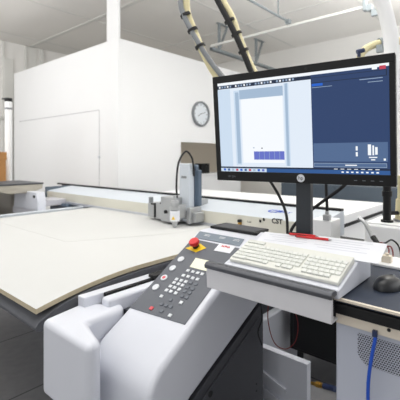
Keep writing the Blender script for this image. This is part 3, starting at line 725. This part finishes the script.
HD = 2.6
def hp_(px, py, d=HD): return at(px, py, d=d)
hs = thing('supply_hose', 'cream hose with grey cable strapped on, left of two hanging from above', 'hose', hp_(216, 74), group='hoses hanging from above')
h1 = [(150, -210), (170, -120), (184, -40), (186, 0), (187.5, 14), (194, 31), (203.5, 53), (216, 75), (240, 105), (285, 132), (330, 110), (356, 66), (364, 50.5), (380, 43), (400, 41), (440, 46)]
part('tube', 'hose', hs, lambda b: tube(b, [hp_(x, y, HD+.07*max(0, min(1, (x-230)/60))) for x, y in h1], .026, 16))
h1b = [(146, -210), (165, -120), (180, -40), (180.5, 0), (183, 13), (190, 28), (198.5, 43), (208, 58), (221, 75), (232, 87), (250, 100), (285, 118)]
part('cable', 'grey', hs, lambda b: tube(b, [hp_(x, y, HD-.03) for x, y in h1b], .018, 10))
for (x, y), (x2, y2) in (((185, 14), (186.2, 16.5)), ((192, 29), (193.3, 31.5)), ((199.5, 45), (200.8, 47.5))):
    part('strap', 'rubber', hs, lambda b: cyl(b, hp_(x, y, HD-.015), hp_(x2, y2, HD-.015), .037, .037, 20))
hs2 = thing('supply_hose', 'cream hose with black cable strapped on, right of two hanging from above', 'hose', hp_(254, 72), group='hoses hanging from above')
h2 = [(160, -180), (192, -80), (213, -20), (222, 0), (232, 18), (241.5, 44), (254.5, 73), (272, 98), (300, 108), (330, 96)]
part('tube', 'hose', hs2, lambda b: tube(b, [hp_(x, y, HD-.12) for x, y in h2], .024, 16))
h2b = [(155, -180), (187, -80), (209, -20), (217.5, 0), (227, 18), (237, 38), (246, 59), (252, 73), (264, 90), (290, 112)]
part('cable', 'rubber', hs2, lambda b: tube(b, [hp_(x, y, HD-.15) for x, y in h2b], .019, 10))
for x, y in ((229, 20), (236, 33), (243, 50)):
    part('strap', 'rubber', hs2, lambda b: cyl(b, hp_(x, y, HD-.135), hp_(x+1, y+2, HD-.135), .036, .036, 20))
def clampf(b):
    A = hp_(383.5, 42, HD+.07); d = (hp_(385.5, 41.5, HD+.07)-A).normalized(); cyl(b, A-d*.03, A-d*.015, .036, .036, 24); cyl(b, A+d*.01, A+d*.025, .036, .036, 24)
    B = hp_(380, 48, HD+.04); box(b, B.x-.02, B.x+.02, B.y-.02, B.y+.02, B.z-.03, B.z+.02)
part('clamp', 'galv', hs, clampf)
part('valve', 'darkblue', hs, lambda b: (cyl(b, hp_(357, 52, HD), hp_(364, 50, HD), .016), cyl(b, hp_(359, 52, HD), hp_(359, 57, HD), .012)))

# ================= ceiling hardware
cr_ = thing('ceiling_rail', 'white rail hung well below the ceiling with a pulley bracket at its right end', 'rail', (6.0, 3.4, 3.75))
part('rail', 'seam', cr_, lambda b: box(b, 5.98, 6.02, 1.9, 5.0, 3.735, 3.775), .004)
part('end_plate', 'galv', cr_, lambda b: box(b, 5.95, 6.05, 1.9, 1.95, 3.69, CZ-.001), .004)
part('pulley', 'galv', cr_, lambda b: cyl(b, (5.96, 1.86, 3.72), (6.04, 1.86, 3.72), .055, seg=24), .006)
part('pulley_arm', 'galv', cr_, lambda b: box(b, 5.97, 6.03, 1.7, 1.83, 3.58, 3.68), .006)
cs_ = thing('ceiling_strut', 'grey steel channel strut on triangular hangers below the ceiling', 'strut', (7.6, 5.04, 3.72))
def chan(b): prism(b, [(5.0, 3.69), (5.0, 3.75), (5.08, 3.75), (5.08, 3.69), (5.07, 3.69), (5.07, 3.74), (5.01, 3.74), (5.01, 3.69)], 6.05, 9.04, 'x')
part('channel', 'galv', cs_, chan)
for X in (6.31, 7.75):
    def vb(b):
        box(b, X-.02, X+.02, 5.01, 5.06, 3.75, CZ-.013)
        prism(b, [(X, 3.78), (X+.03, 3.76), (X+.3, CZ-.013), (X+.26, CZ-.013)], 5.015, 5.055, 'y')
        box(b, X-.06, X+.34, 5.0, 5.075, CZ-.0129, CZ-.001)
    part('hanger', 'galv', cs_, vb)
cdt = thing('ceiling_conduit', 'thin grey conduit bar running below the ceiling to meet the white rail', 'conduit', (4.5, 3.2, 3.82))
part('tube', 'galv', cdt, lambda b: cyl(b, (2.6, 3.2, 3.82), (5.93, 3.2, 3.82), .02, seg=12))
for X in (5.6, 3.6): part('hanger', 'galv', cdt, lambda b: box(b, X-.008, X+.008, 3.192, 3.208, 3.82, CZ-.001))
part('end_bracket', 'galv', cdt, lambda b: box(b, 5.9, 5.978, 3.16, 3.24, 3.776, 3.85), .004)

# ================= LIGHT
w = bpy.data.worlds.new('World'); bpy.context.scene.world = w; w.use_nodes = True
bg = w.node_tree.nodes['Background']; bg.inputs['Color'].default_value = (1, .985, .97, 1); bg.inputs['Strength'].default_value = .48
def area(loc, rot, sx, sy, e, col=(1, 1, 1)):
    l = bpy.data.lights.new('area_light', 'AREA'); l.shape = 'RECTANGLE'; l.size = sx; l.size_y = sy; l.energy = e; l.color = col
    o = bpy.data.objects.new('unseen_light', l); C.objects.link(o); o.location = loc; o.rotation_euler = rot; return o
def aim(loc, tgt): return (Vector(tgt)-Vector(loc)).to_track_quat('-Z', 'Y').to_euler()
area((1.3, 1.2, 4.25), (0, 0, 0), 1.6, 2.6, 22, (.99, .99, 1))
area((.2, 6.6, 3.2), aim((.2, 6.6, 3.2), (3.65, 7.2, 2.0)), 2.4, 2.0, 68, (1, .99, .98))  # unseen washer added to brighten the booth's left wall
area((5.2, 1.9, 4.2), aim((5.2, 1.9, 4.2), (6.3, 4.98, 2.0)), 3.0, .8, 14, (1, .99, .98))  # unseen washer added to brighten the booth's front wall
area((6.5, 7.2, 4.25), (0, 0, 0), 3.5, 1.5, 35, (1, .98, .95))
# added upward lights without any real fixture, put in to brighten the ceiling
area((1.0, 2.0, 3.5), (math.radians(180), 0, 0), 2.0, 5.0, 140, (1, .985, .96))
area((5.5, .8, 3.5), (math.radians(180), 0, 0), 3.0, 1.5, 150, (1, .985, .96))
# daylight through the window side behind the photographer
area((-2.4, 2.5, 2.3), (0, math.radians(-90), 0), 3.0, 7.0, 45, (.97, .985, 1))
area((5.0, -3.6, 2.4), (math.radians(90), 0, 0), 7.0, 3.0, 90, (.97, .985, 1))

# ================= CAMERA
cam = bpy.data.cameras.new('camera'); cam.sensor_width = 36; cam.sensor_fit = 'HORIZONTAL'; cam.lens = 36*FP/400; cam.shift_y = -43/400
cam.clip_start = .05; cam.clip_end = 60
co_ = bpy.data.objects.new('camera', cam); C.objects.link(co_); co_.location = (0, 0, EYE)
co_.rotation_euler = (math.radians(90), 0, -AZ); bpy.context.scene.camera = co_
cam.dof.use_dof = True; cam.dof.focus_distance = 1.45; cam.dof.aperture_fstop = 4.8
vs = bpy.context.scene.view_settings; vs.view_transform = 'Standard'; vs.look = 'None'; vs.gamma = 1; vs.exposure = 0; vs.use_curve_mapping = False
